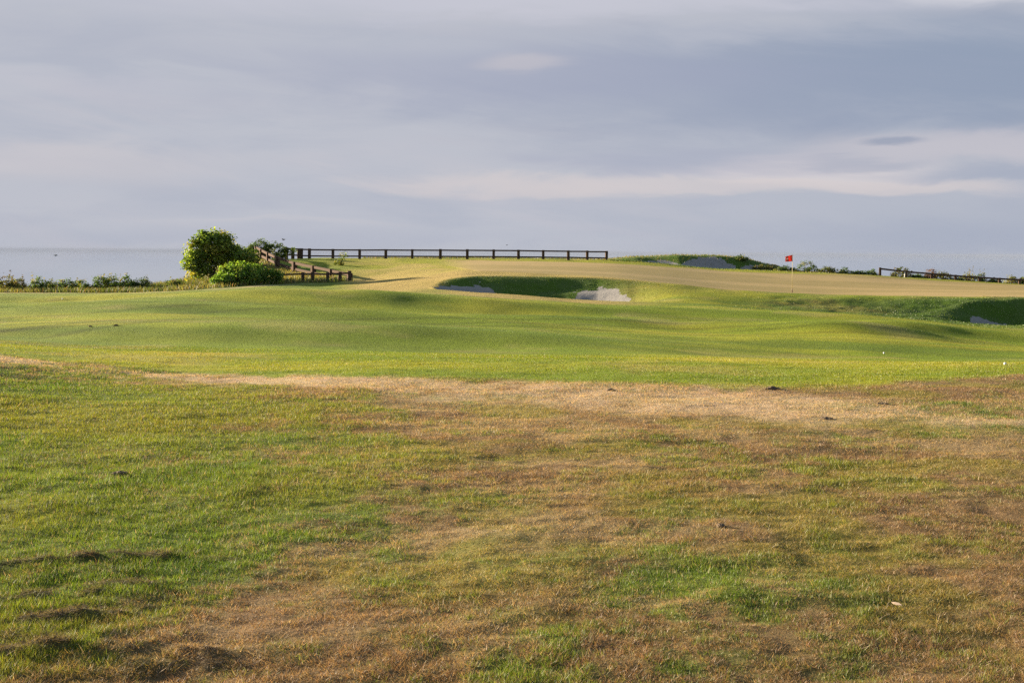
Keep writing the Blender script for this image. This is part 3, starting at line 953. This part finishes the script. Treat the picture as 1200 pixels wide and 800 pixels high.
def fence(name, posts, label, rails, ph, pw=.17, rw=.09, rh=.13, off=.0, doubled=(), wide=()):
    """posts: (px, depth[, top row]); rails: heights of the rails above the ground"""
    pts = []
    for p in posts:
        u, _ = ray(p[0], 310); x, y = u * p[1], p[1]
        g = gz(x, y)
        top = zat(p[0], p[2], y) if len(p) > 2 else g + ph
        pts.append(Vector((x, y, g)) if len(p) <= 2 else Vector((x, y, top - ph)))
    o = pts[0].copy()
    root = tag(empty(name, o), label, 'fence')
    for i, p in enumerate(pts):
        a = pts[max(0, i - 1)]; b = pts[min(len(pts) - 1, i + 1)]
        ang = math.atan2(b.y - a.y, b.x - a.x)
        w = pw * (2.2 if i in wide else random.uniform(.93, 1.07))
        bm = bevel_box(w, pw, ph + .45 + random.uniform(-.02, .02), -.45, .014)
        bmesh.ops.transform(bm, matrix=Matrix.Translation(p - o) @ Matrix.Rotation(ang + random.uniform(-.04, .04), 4, 'Z') @ Matrix.Rotation(random.uniform(-.012, .012), 4, 'X'), verts=bm.verts)
        bm_obj('post', bm, M_WOOD, root)
    for i in range(len(pts) - 1):
        a, b = pts[i] - o, pts[i + 1] - o
        t = (b - a).normalized(); n = Vector((t.y, -t.x, 0)).normalized()
        for k, hh in enumerate(rails):
            dz = random.uniform(-.012, .012)
            e0 = a + Vector((0, 0, hh + dz)) + n * off + t * .004; e1 = b + Vector((0, 0, hh - dz)) + n * off - t * .004
            bm_obj('rail', rail_bar(e0, e1, rw, rh), M_WOOD, root)
    return root


def build_fences():
    back = [(335.5, 127.0, 290.0), (343, 128.3, 290.2), (351.5, 129, 290.8), (362.5, 128.6, 291.3), (390, 128.8, 291.6), (421.3, 129, 291.7), (452, 129, 291.8), (483, 129, 291.9),
            (516, 129, 292.0), (547.5, 129, 292.1), (578.4, 129, 292.2), (607.5, 129, 292.5), (636.5, 129, 292.8), (665.9, 129, 293.2), (688, 129.3, 293.5), (710.7, 129.5, 293.9)]
    fence('rail_fence', back, 'long dark two rail timber fence along the back of the hill against the sea', (.80, .24), .90, pw=.235, wide=(2,))
    slope = [(300.5, 121.5, 288.5), (306.5, 118.8, 291.8), (314.5, 116.4, 295.8), (325, 113, 300.5), (345, 109.6, 306.5), (367, 106.6, 311), (388, 103.8, 315.2), (410, 101, 320)]
    fence('rail_fence', slope, 'timber fence stepping down the knoll with sunlit rails', (.80, .34), .92, pw=.32, rw=.13, rh=.20)
    low = [(327, 99.7), (355, 99.9), (366.5, 100), (384, 100.1), (398.5, 100.2), (409.5, 100.4)]
    fence('rail_fence', low, 'low dark single rail barrier in the long grass below the sloping fence', (.54,), .68, pw=.25, rh=.12)
    rt = [(1031.5, 125.4, 313.6), (1062, 125, 317.0), (1092, 124.6, 319.6), (1120, 124.2, 321.9), (1148, 123.8, 323.8), (1171.5, 123.5, 325.2), (1195, 123.2, 326.6), (1220, 123, 328.0), (1246, 122.8, 329.2)]
    fence('rail_fence', rt, 'dark single rail fence falling to the picture edge behind the green', (.70,), .80, pw=.20, rh=.15)


# ------------------------------------------------------------------ small things
def lathe(prof, seg=14):
    bm = bmesh.new(); prev = None
    for r, z in prof:
        ring = [bm.verts.new((math.cos(2 * math.pi * k / seg) * r, math.sin(2 * math.pi * k / seg) * r, z)) for k in range(seg)]
        if prev:
            for k in range(seg): bm.faces.new((prev[k], prev[(k + 1) % seg], ring[(k + 1) % seg], ring[k]))
        else:
            bm.faces.new(ring[::-1])
        prev = ring
    bm.faces.new(prev)
    return bm


def plain(name, col, rough=.5, trans=0):
    m, nt, out = new_mat(name)
    tc = N(nt, 'ShaderNodeTexCoord'); n = noise(nt, 14, 4, .6, tc.outputs['Object'])
    c = mixc(nt, math_n(nt, 'MULTIPLY', n.outputs['Fac'], .35), col, tuple(v * .7 for v in col))
    p = N(nt, 'ShaderNodeBsdfPrincipled'); p.inputs['Roughness'].default_value = rough
    nt.links.new(c, p.inputs['Base Color'])
    if trans:
        t = N(nt, 'ShaderNodeBsdfTranslucent'); nt.links.new(c, t.inputs['Color'])
        ms = N(nt, 'ShaderNodeMixShader'); ms.inputs[0].default_value = trans
        nt.links.new(p.outputs[0], ms.inputs[1]); nt.links.new(t.outputs[0], ms.inputs[2]); nt.links.new(ms.outputs[0], out.inputs['Surface'])
    else:
        nt.links.new(p.outputs[0], out.inputs['Surface'])
    return m


def build_small():
    # the flag on the green
    d = 88.3; u, _ = ray(928.5, 340); x = u * d; g = gz(x, d)
    top = zat(928, 298.3, d) - g
    root = tag(empty('golf_flag', (x, d, g)), 'red golf flag on a thin pale yellow pole at the front of the green', 'golf flag')
    pole = lathe([(.016, 0), (.015, top * .5), (.012, top), (.0, top + .01)], 10)
    bm_obj('pole', pole, plain('pole_paint', (.52, .42, .17), .5), root, True)
    bm_obj('pole_dark_end', lathe([(.022, .01), (.022, .22), (.019, .23)], 10), plain('pole_end_dark', (.10, .03, .03), .5), root, True)  # dark band round the lowest part of the pole
    # rippled cloth flying to the left
    nx, nz = 14, 10; W, Hh = .42, .40
    def cloth(i, j):
        a, b = i / (nx - 1), j / (nz - 1)
        return Vector((-.014 - W * a, .07 * math.sin(a * 6.5 + b * 1.2) * a ** .6, top - .02 - Hh * b * (1 - .10 * a) - .10 * a * (1 - .3 * b)))
    bm = bmesh.new(); vs = [[bm.verts.new(cloth(i, j)) for j in range(nz)] for i in range(nx)]
    for i in range(nx - 1):
        for j in range(nz - 1): bm.faces.new((vs[i][j], vs[i][j + 1], vs[i + 1][j + 1], vs[i + 1][j]))
    bmesh.ops.solidify(bm, geom=bm.faces[:], thickness=.004)
    fl = bm_obj('flag', bm, plain('flag_cloth', (.45, .04, .022), .7, .3), root, True)
    bm = bmesh.new()
    pts = [(.60, .40), (.70, .36), (.80, .42), (.84, .54), (.76, .64), (.64, .62), (.56, .52)]
    for side in (-1, 1):
        ring = [bm.verts.new(cloth(a * (nx - 1), b * (nz - 1)) + Vector((0, side * .009, 0))) for a, b in pts]
        bm.faces.new(ring)
    bm_obj('emblem', bm, plain('flag_emblem', (.85, .82, .78), .7, .65), fl)
    # white marker stake by the right fence
    d = 124.6; u, _ = ray(1060.4, 322); x = u * d; g = gz(x, d)
    o = bm_obj('marker_stake', lathe([(.05, -.1), (.05, .44), (.035, .48), (0, .49)], 10), plain('white_stake', (.75, .72, .66), .6), None, True)
    o.location = (x, d, g); tag(o, 'short white marker stake at the second post of the right fence', 'marker stake')
    # balls
    wh = plain('ball_white', (.85, .84, .80), .35)
    bm = bmesh.new(); bmesh.ops.create_icosphere(bm, subdivisions=3, radius=.0215)
    for k, v in enumerate(bm.verts):
        if k % 3 == 0: v.co *= .985
    ball = bm_obj('golf_ball', bm, wh, None, True)
    spots = [(73, 351, 'white golf ball below the cliff edge shrubs at the left'), (1036, 414.5, 'white golf ball beside the tyre tracks on the right fairway'),
             (1178, 427.5, 'white golf ball near the picture edge where fairway meets the dry turf')]
    for k, (px, row, lb) in enumerate(spots):
        p = hit(px, row)
        o = ball if k == 0 else ball.copy()
        if k: COL.objects.link(o)
        s = 1.6 if k == 0 else 1.0
        o.scale = (s, s, s); o.location = (p[0], p[1], p[2] + .02 * s)
        tag(o, lb, 'golf ball', 'golf balls left on the fairway')
    # clods of turf
    soil = simple_mat('clod_soil', tuple(C['soil'] * 1.5), tuple(C['thatch'] * 1.2), 30, .95, .8, .02)
    clods = [(140, 556, .065, .022, 'torn brown turf clod lying on the bright green grass at the left'),
             (905, 456.5, .09, .03, 'dark flat clod on the dry turf right of centre just before the fairway'),
             (715, 457.5, .06, .02, 'reddish clod on the pale worn band near the middle'),
             (1035, 474, .07, .02, 'crumbled clod on the dry turf at the right, above the end of the pale band'),
             (845, 617, .035, .016, 'tiny dark clod alone on the turf in the right foreground'),
             (136, 381.8, .05, .03, 'right one of two dark clods on the left fairway'),
             (106, 382.8, .045, .022, 'left one of two dark clods on the left fairway'),
             (968, 491, .06, .018, 'low clod on the lower edge of the pale worn band')]
    for px, row, w, h, lb in clods:
        p = hit(px, row)
        bm = bmesh.new(); bmesh.ops.create_icosphere(bm, subdivisions=3, radius=1.)
        sd = random.random() * 50
        for v in bm.verts:
            q = v.co.copy()
            nz_ = float(fbm(np.array([q.x + sd]), np.array([q.y + q.z * 1.7]), .5, 3, 3)[0])
            v.co = Vector((q.x * w, q.y * w * .7, max(q.z, -.3) * h)) * (.55 + .9 * nz_)
        o = bm_obj('turf_clod', bm, soil, None, False)
        o.location = (p[0], p[1], p[2] + h * .15); o.rotation_euler = (0, 0, random.uniform(0, 6))
        tag(o, lb, 'turf clod', 'torn clods on the grass')
    # the pale fallen leaf
    p = hit(1051, 716); bm = bmesh.new()
    out = [(-.045, 0), (-.02, .014), (.01, .017), (.045, 0), (.01, -.017), (-.02, -.014)]
    top_ = [bm.verts.new((a, b, .004 + .25 * abs(b) + .1 * abs(a))) for a, b in out]
    bm.faces.new(top_)
    bmesh.ops.triangulate(bm, faces=bm.faces[:]); bmesh.ops.solidify(bm, geom=bm.faces[:], thickness=.0015)
    o = bm_obj('fallen_leaf', bm, plain('dead_leaf', (.62, .45, .30), .7), None, False)
    o.scale = (.6, .6, .6); o.location = (p[0], p[1], p[2] + .028); o.rotation_euler = (.35, .1, -.75); tag(o, 'pale dry fallen leaf on the green turf at the lower right', 'leaf')
    # bird over the knoll
    dark = plain('bird_feather', (.05, .05, .055), .8)
    for px, row, d, sc, lb in ((332.3, 281, 150, 1.0, 'dark bird hovering above the bush at the fence corner'), (594, 287.3, 260, .9, 'tiny far bird just above the top rail of the back fence')):
        u, v = ray(px, row)
        bm = bmesh.new()
        prof = [(-.20, .004), (-.15, .03), (-.05, .05), (.06, .052), (.12, .035), (.15, .032), (.175, .018), (.20, .003)]
        prev = None
        for xx, rr in prof:
            ring = [bm.verts.new((xx, math.cos(a) * rr, math.sin(a) * rr * .9)) for a in np.linspace(0, 2 * math.pi, 9)[:-1]]
            if prev:
                for k in range(8): bm.faces.new((prev[k], prev[(k + 1) % 8], ring[(k + 1) % 8], ring[k]))
            else: bm.faces.new(ring)
            prev = ring
        bm.faces.new(prev)
        for s in (-1, 1):
            w = [(.09, .03, .02), (-.05, .03, .02), (-.08, .16, .10), (-.12, .36, .06), (-.03, .30, .09), (.06, .15, .11)]
            f0 = [bm.verts.new((a, s * b, c + .006)) for a, b, c in w]; f1 = [bm.verts.new((a, s * b, c - .004)) for a, b, c in w]
            bm.faces.new(f0); bm.faces.new(f1[::-1])
            for k in range(6): bm.faces.new((f0[k], f0[(k + 1) % 6], f1[(k + 1) % 6], f1[k]))
        bmesh.ops.recalc_face_normals(bm, faces=bm.faces[:])
        o = bm_obj('bird', bm, dark, None, True)
        o.scale = (sc,) * 3; o.location = (u * d, d, H - v * d); o.rotation_euler = (.1, -.2, .9); tag(o, lb, 'bird')
    # boat far out
    D = 5200.; u, v = ray(65, 293.6); x = u * D
    root = tag(empty('motor_boat', (x, D, SEA_Z)), 'tiny grey motor boat far out on the hazy water at the left', 'boat')
    bm = bmesh.new(); prev = None
    for s, wdt, dk in ((-6.5, 1.6, 1.3), (-3, 2.0, 1.3), (1.5, 1.9, 1.5), (4.5, 1.1, 1.9), (6.8, .1, 2.4)):
        ring = [bm.verts.new((s, -wdt, dk)), bm.verts.new((s, -wdt * .6, -.4)), bm.verts.new((s, wdt * .6, -.4)), bm.verts.new((s, wdt, dk))]
        if prev:
            for k in range(4): bm.faces.new((prev[k], prev[(k + 1) % 4], ring[(k + 1) % 4], ring[k]))
        else: bm.faces.new(ring)
        prev = ring
    bm.faces.new(prev); bmesh.ops.recalc_face_normals(bm, faces=bm.faces[:])
    bm_obj('hull', bm, plain('hull_paint', (.34, .35, .38), .5), root)
    bm_obj('cabin', bevel_box(4.4, 2.6, 2.0, 1.35, .2), plain('cabin_paint', (.5, .5, .52), .5), root)
    bm_obj('mast', lathe([(.08, 3.3), (.05, 6.5)], 8), plain('mast_paint', (.2, .2, .2), .5), root)


def hit(px, row):
    """ground point seen at a photo pixel"""
    u, v = ray(px, row)
    d = np.concatenate([np.arange(4, 40, .01), np.arange(40, 150, .05)])
    z = height(u * d, d); r = H - v * d
    i = int(np.argmax(z >= r))
    return (u * d[i], d[i], z[i])


# ------------------------------------------------------------------ sea, air, sky
def build_sea():
    bm = bmesh.new()
    rad = [60, 120, 250, 500, 1000, 2500, 6000, 15000, 30000]; seg = 96; prev = None
    for r in rad:
        ring = [bm.verts.new((math.cos(2 * math.pi * k / seg) * r, math.sin(2 * math.pi * k / seg) * r, SEA_Z)) for k in range(seg)]
        if prev:
            for k in range(seg): bm.faces.new((prev[k], ring[k], ring[(k + 1) % seg], prev[(k + 1) % seg]))
        else:
            bm.faces.new(ring)
        prev = ring
    bmesh.ops.recalc_face_normals(bm, faces=bm.faces[:])
    if bm.faces[:][5].normal.z < 0: bmesh.ops.reverse_faces(bm, faces=bm.faces[:])
    o = bm_obj('sea', bm, M_SEA); tag(o, 'pale calm sea fading into the haze', 'sea', kind='structure')
    # the air over it
    bm = bmesh.new(); bmesh.ops.create_cube(bm, size=1.)
    z0, z1 = -28.5, 9.
    bmesh.ops.scale(bm, vec=(62000, 62000, z1 - z0), verts=bm.verts); bmesh.ops.translate(bm, vec=(0, 0, (z0 + z1) / 2), verts=bm.verts)
    m, nt, out = new_mat('haze_air')
    v = N(nt, 'ShaderNodeVolumePrincipled')
    v.inputs['Color'].default_value = (.50, .56, .67, 1); v.inputs['Density'].default_value = 2.2e-5; v.inputs['Anisotropy'].default_value = -.5
    nt.links.new(v.outputs[0], out.inputs['Volume'])
    o = bm_obj('haze', bm, m); tag(o, 'thin bluish haze over the sea', 'haze', kind='stuff')


def build_sky():
    w = bpy.data.worlds.new('World'); scene.world = w; w.use_nodes = True
    nt = w.node_tree; nt.nodes.clear()
    out = nt.nodes.new('ShaderNodeOutputWorld'); bg = nt.nodes.new('ShaderNodeBackground')
    sky = nt.nodes.new('ShaderNodeTexSky'); sky.sky_type = 'NISHITA'; sky.sun_disc = False
    sky.sun_elevation = R(SUN_EL); sky.sun_rotation = R(SUN_AZ); sky.altitude = 30; sky.dust_density = 1.5
    tc = nt.nodes.new('ShaderNodeTexCoord'); sep = nt.nodes.new('ShaderNodeSeparateXYZ'); nt.links.new(tc.outputs['Generated'], sep.inputs[0])
    X, Y, Z = sep.outputs
    deg = 180 / math.pi
    az = math_n(nt, 'MULTIPLY', math_n(nt, 'ARCTAN2', X, Y), deg)
    el = math_n(nt, 'MULTIPLY', math_n(nt, 'ARCSINE', Z), deg)
    # flat streaky cloud space: azimuth, stretched elevation
    cb = nt.nodes.new('ShaderNodeCombineXYZ'); nt.links.new(math_n(nt, 'MULTIPLY', az, .055), cb.inputs[0]); nt.links.new(math_n(nt, 'MULTIPLY', el, .30), cb.inputs[1])
    n1 = noise(nt, 1.0, 5, .5, cb.outputs[0]); n1.inputs['Distortion'].default_value = .5
    cb2 = nt.nodes.new('ShaderNodeCombineXYZ'); nt.links.new(math_n(nt, 'MULTIPLY', az, .16), cb2.inputs[0]); nt.links.new(math_n(nt, 'MULTIPLY', el, .75), cb2.inputs[1]); cb2.inputs[2].default_value = 4.2
    n2 = noise(nt, 1.0, 6, .55, cb2.outputs[0]); n2.inputs['Distortion'].default_value = .4
    warp_e = math_n(nt, 'MULTIPLY_ADD', math_n(nt, 'SUBTRACT', n2.outputs['Fac'], .5), 1.6, el)
    warp_a = math_n(nt, 'MULTIPLY_ADD', math_n(nt, 'SUBTRACT', n1.outputs['Fac'], .5), 7., az)

    def patch(px, row, wpx, hpx, sharp=1.0, tilt=0.0):
        """soft lens-shaped cloud at a bearing and elevation"""
        a0 = math.atan((px - PX0) / F) * deg; e0 = math.atan(-ray(px, row)[1]) * deg
        aa = math_n(nt, 'SUBTRACT', warp_a, a0)
        ee = math_n(nt, 'SUBTRACT', math_n(nt, 'MULTIPLY_ADD', aa, tilt, warp_e), e0)
        q = math_n(nt, 'ADD', math_n(nt, 'POWER', math_n(nt, 'ABSOLUTE', math_n(nt, 'DIVIDE', aa, wpx / F * deg)), 2.),
                   math_n(nt, 'POWER', math_n(nt, 'ABSOLUTE', math_n(nt, 'DIVIDE', ee, hpx / F * deg)), 2.))
        return math_n(nt, 'POWER', math.e, math_n(nt, 'MULTIPLY', q, -sharp))

    base = (.45, .475, .575); blue = (.30, .345, .455); lite = (.64, .61, .64); pink = (.68, .62, .62)
    rgt = nt.nodes.new('ShaderNodeMapRange'); rgt.interpolation_type = 'SMOOTHSTEP'
    rgt.inputs['From Min'].default_value = -4; rgt.inputs['From Max'].default_value = 24; nt.links.new(az, rgt.inputs['Value'])
    c = mixc(nt, math_n(nt, 'MULTIPLY', rgt.outputs[0], .62), (.505, .525, .595), (.375, .42, .515))
    k1 = nt.nodes.new('ShaderNodeMapRange'); k1.inputs['From Min'].default_value = .38; k1.inputs['From Max'].default_value = .66; nt.links.new(n1.outputs['Fac'], k1.inputs['Value'])
    c = mixc(nt, math_n(nt, 'MULTIPLY', k1.outputs[0], .45), c, (.53, .54, .60))
    k2 = nt.nodes.new('ShaderNodeMapRange'); k2.inputs['From Min'].default_value = .42; k2.inputs['From Max'].default_value = .68; nt.links.new(n2.outputs['Fac'], k2.inputs['Value'])
    c = mixc(nt, math_n(nt, 'MULTIPLY', k2.outputs[0], .34), c, (.37, .41, .52))
    cb3 = nt.nodes.new('ShaderNodeCombineXYZ'); nt.links.new(math_n(nt, 'MULTIPLY', az, .075), cb3.inputs[0]); nt.links.new(math_n(nt, 'MULTIPLY_ADD', az, .05, math_n(nt, 'MULTIPLY', el, .42)), cb3.inputs[1]); cb3.inputs[2].default_value = 9.7
    n3 = noise(nt, 1.0, 8, .6, cb3.outputs[0]); n3.inputs['Distortion'].default_value = .7
    k3 = nt.nodes.new('ShaderNodeMapRange'); k3.interpolation_type = 'SMOOTHSTEP'; k3.inputs['From Min'].default_value = .50; k3.inputs['From Max'].default_value = .70; nt.links.new(n3.outputs['Fac'], k3.inputs['Value'])
    c = mixc(nt, math_n(nt, 'MULTIPLY', k3.outputs[0], .34), c, (.58, .56, .61))
    for (px, row, wp, hp, amt, cc, sh, tl) in [
            (1080, 95, 330, 60, .9, (.27, .335, .455), 1.0, 0), (820, 105, 330, 65, .6, (.33, .375, .49), 1., 0), (540, 90, 360, 38, .55, (.37, .40, .52), 1., 0),
            (150, 60, 260, 26, .22, (.40, .43, .53), 1., .02),
            (640, 4, 420, 16, .75, (.58, .585, .665), 1., 0), (1180, 2, 120, 14, .7, (.68, .68, .73), 1., 0), (250, 8, 300, 18, .45, (.55, .56, .64), 1., 0),
            (600, 75, 55, 13, .35, pink, 1., .02), (960, 205, 150, 19, 1., lite, 1.2, .01), (800, 219, 330, 10, .62, pink, 1., .005), (1110, 178, 150, 20, .75, (.57, .55, .60), 1., 0),
            (1090, 222, 130, 10, .5, pink, 1., .0), (640, 222, 150, 8, .3, pink, 1., 0), (60, 195, 230, 24, .42, (.62, .585, .61), 1., 0), (60, 105, 140, 14, .25, (.56, .55, .62), 1., 0),
            (790, 190, 180, 15, .4, (.37, .40, .52), 1., 0), (1150, 208, 130, 9, .45, (.36, .40, .51), 1.2, 0),
            (1034, 171, 36, 7, .75, (.30, .345, .455), 1.6, 0), (1000, 193, 60, 7, .4, (.34, .38, .49), 1.3, 0),
            (350, 262, 130, 4.5, .14, pink, 1., 0), (380, 280, 260, 13, .30, (.41, .44, .545), 1., 0), (1150, 282, 330, 22, .35, (.33, .375, .50), 1., 0)]:
        pf = math_n(nt, 'MULTIPLY_ADD', math_n(nt, 'SUBTRACT', n3.outputs['Fac'], .5), 1.1, patch(px, row, wp, hp, sh * .7, tl))
        mr = nt.nodes.new('ShaderNodeMapRange'); mr.interpolation_type = 'SMOOTHSTEP'; mr.inputs['From Min'].default_value = .22; mr.inputs['From Max'].default_value = .95; nt.links.new(pf, mr.inputs['Value'])
        c = mixc(nt, math_n(nt, 'MULTIPLY', mr.outputs[0], amt), c, cc)
    # unseen sky overhead: more blue higher up
    up = nt.nodes.new('ShaderNodeMapRange'); up.interpolation_type = 'SMOOTHSTEP'; up.inputs['From Min'].default_value = 12; up.inputs['From Max'].default_value = 40
    up.inputs['To Max'].default_value = .8; nt.links.new(el, up.inputs['Value'])
    K = 1.0 / (2 ** EXPOSURE) / .07
    c = mixc(nt, 1., c, (K, K, K), 'MULTIPLY')
    fill_cut = nt.nodes.new('ShaderNodeMapRange'); fill_cut.interpolation_type = 'SMOOTHSTEP'; fill_cut.inputs['From Min'].default_value = 11.5; fill_cut.inputs['From Max'].default_value = 26
    fill_cut.inputs['To Min'].default_value = 1.; fill_cut.inputs['To Max'].default_value = .5; nt.links.new(el, fill_cut.inputs['Value'])
    c = mixc(nt, 1., c, fill_cut.outputs[0], 'MULTIPLY')      # unseen overhead sky dimmed to cut the fill light
    c = mixc(nt, up.outputs[0], c, sky.outputs[0])
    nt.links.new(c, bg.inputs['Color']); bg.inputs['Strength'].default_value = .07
    nt.links.new(bg.outputs[0], out.inputs['Surface'])


def build_sun():
    l = bpy.data.lights.new('sun', 'SUN'); l.energy = 5.0; l.angle = R(.6); l.color = (1., .83, .60)
    o = bpy.data.objects.new('sun', l); COL.objects.link(o)
    a, e = R(SUN_AZ), R(SUN_EL)
    v = Vector((math.sin(a) * math.cos(e), math.cos(a) * math.cos(e), math.sin(e)))
    o.rotation_euler = v.to_track_quat('Z', 'Y').to_euler(); o.location = (-60, 30, 40)


def build_camera():
    cam = bpy.data.cameras.new('camera'); cam.lens = 50; cam.sensor_width = 36; cam.clip_start = .05; cam.clip_end = 80000
    cam.shift_y = -(400 - ROW0) / 1200.
    o = bpy.data.objects.new('camera', cam); COL.objects.link(o)
    m = Matrix.Rotation(R(90), 4, 'X') @ Matrix.Rotation(ROLL, 4, 'Z'); m.translation = (0, 0, H)
    o.matrix_world = m; scene.camera = o


build_ground()
build_grass()
build_shrubs()
build_fences()
build_small()
build_sea()
build_sky()
build_sun()
build_camera()
scene.view_settings.view_transform = 'Standard'; scene.view_settings.look = 'None'
scene.view_settings.exposure = EXPOSURE; scene.view_settings.gamma = 1.0; scene.view_settings.use_curve_mapping = False
scene.render.engine = 'CYCLES'
scene.cycles.max_bounces = 6; scene.cycles.diffuse_bounces = 3; scene.cycles.transmission_bounces = 3; scene.cycles.glossy_bounces = 2
scene.cycles.volume_bounces = 0; scene.cycles.transparent_max_bounces = 8
scene.cycles.use_denoising = False
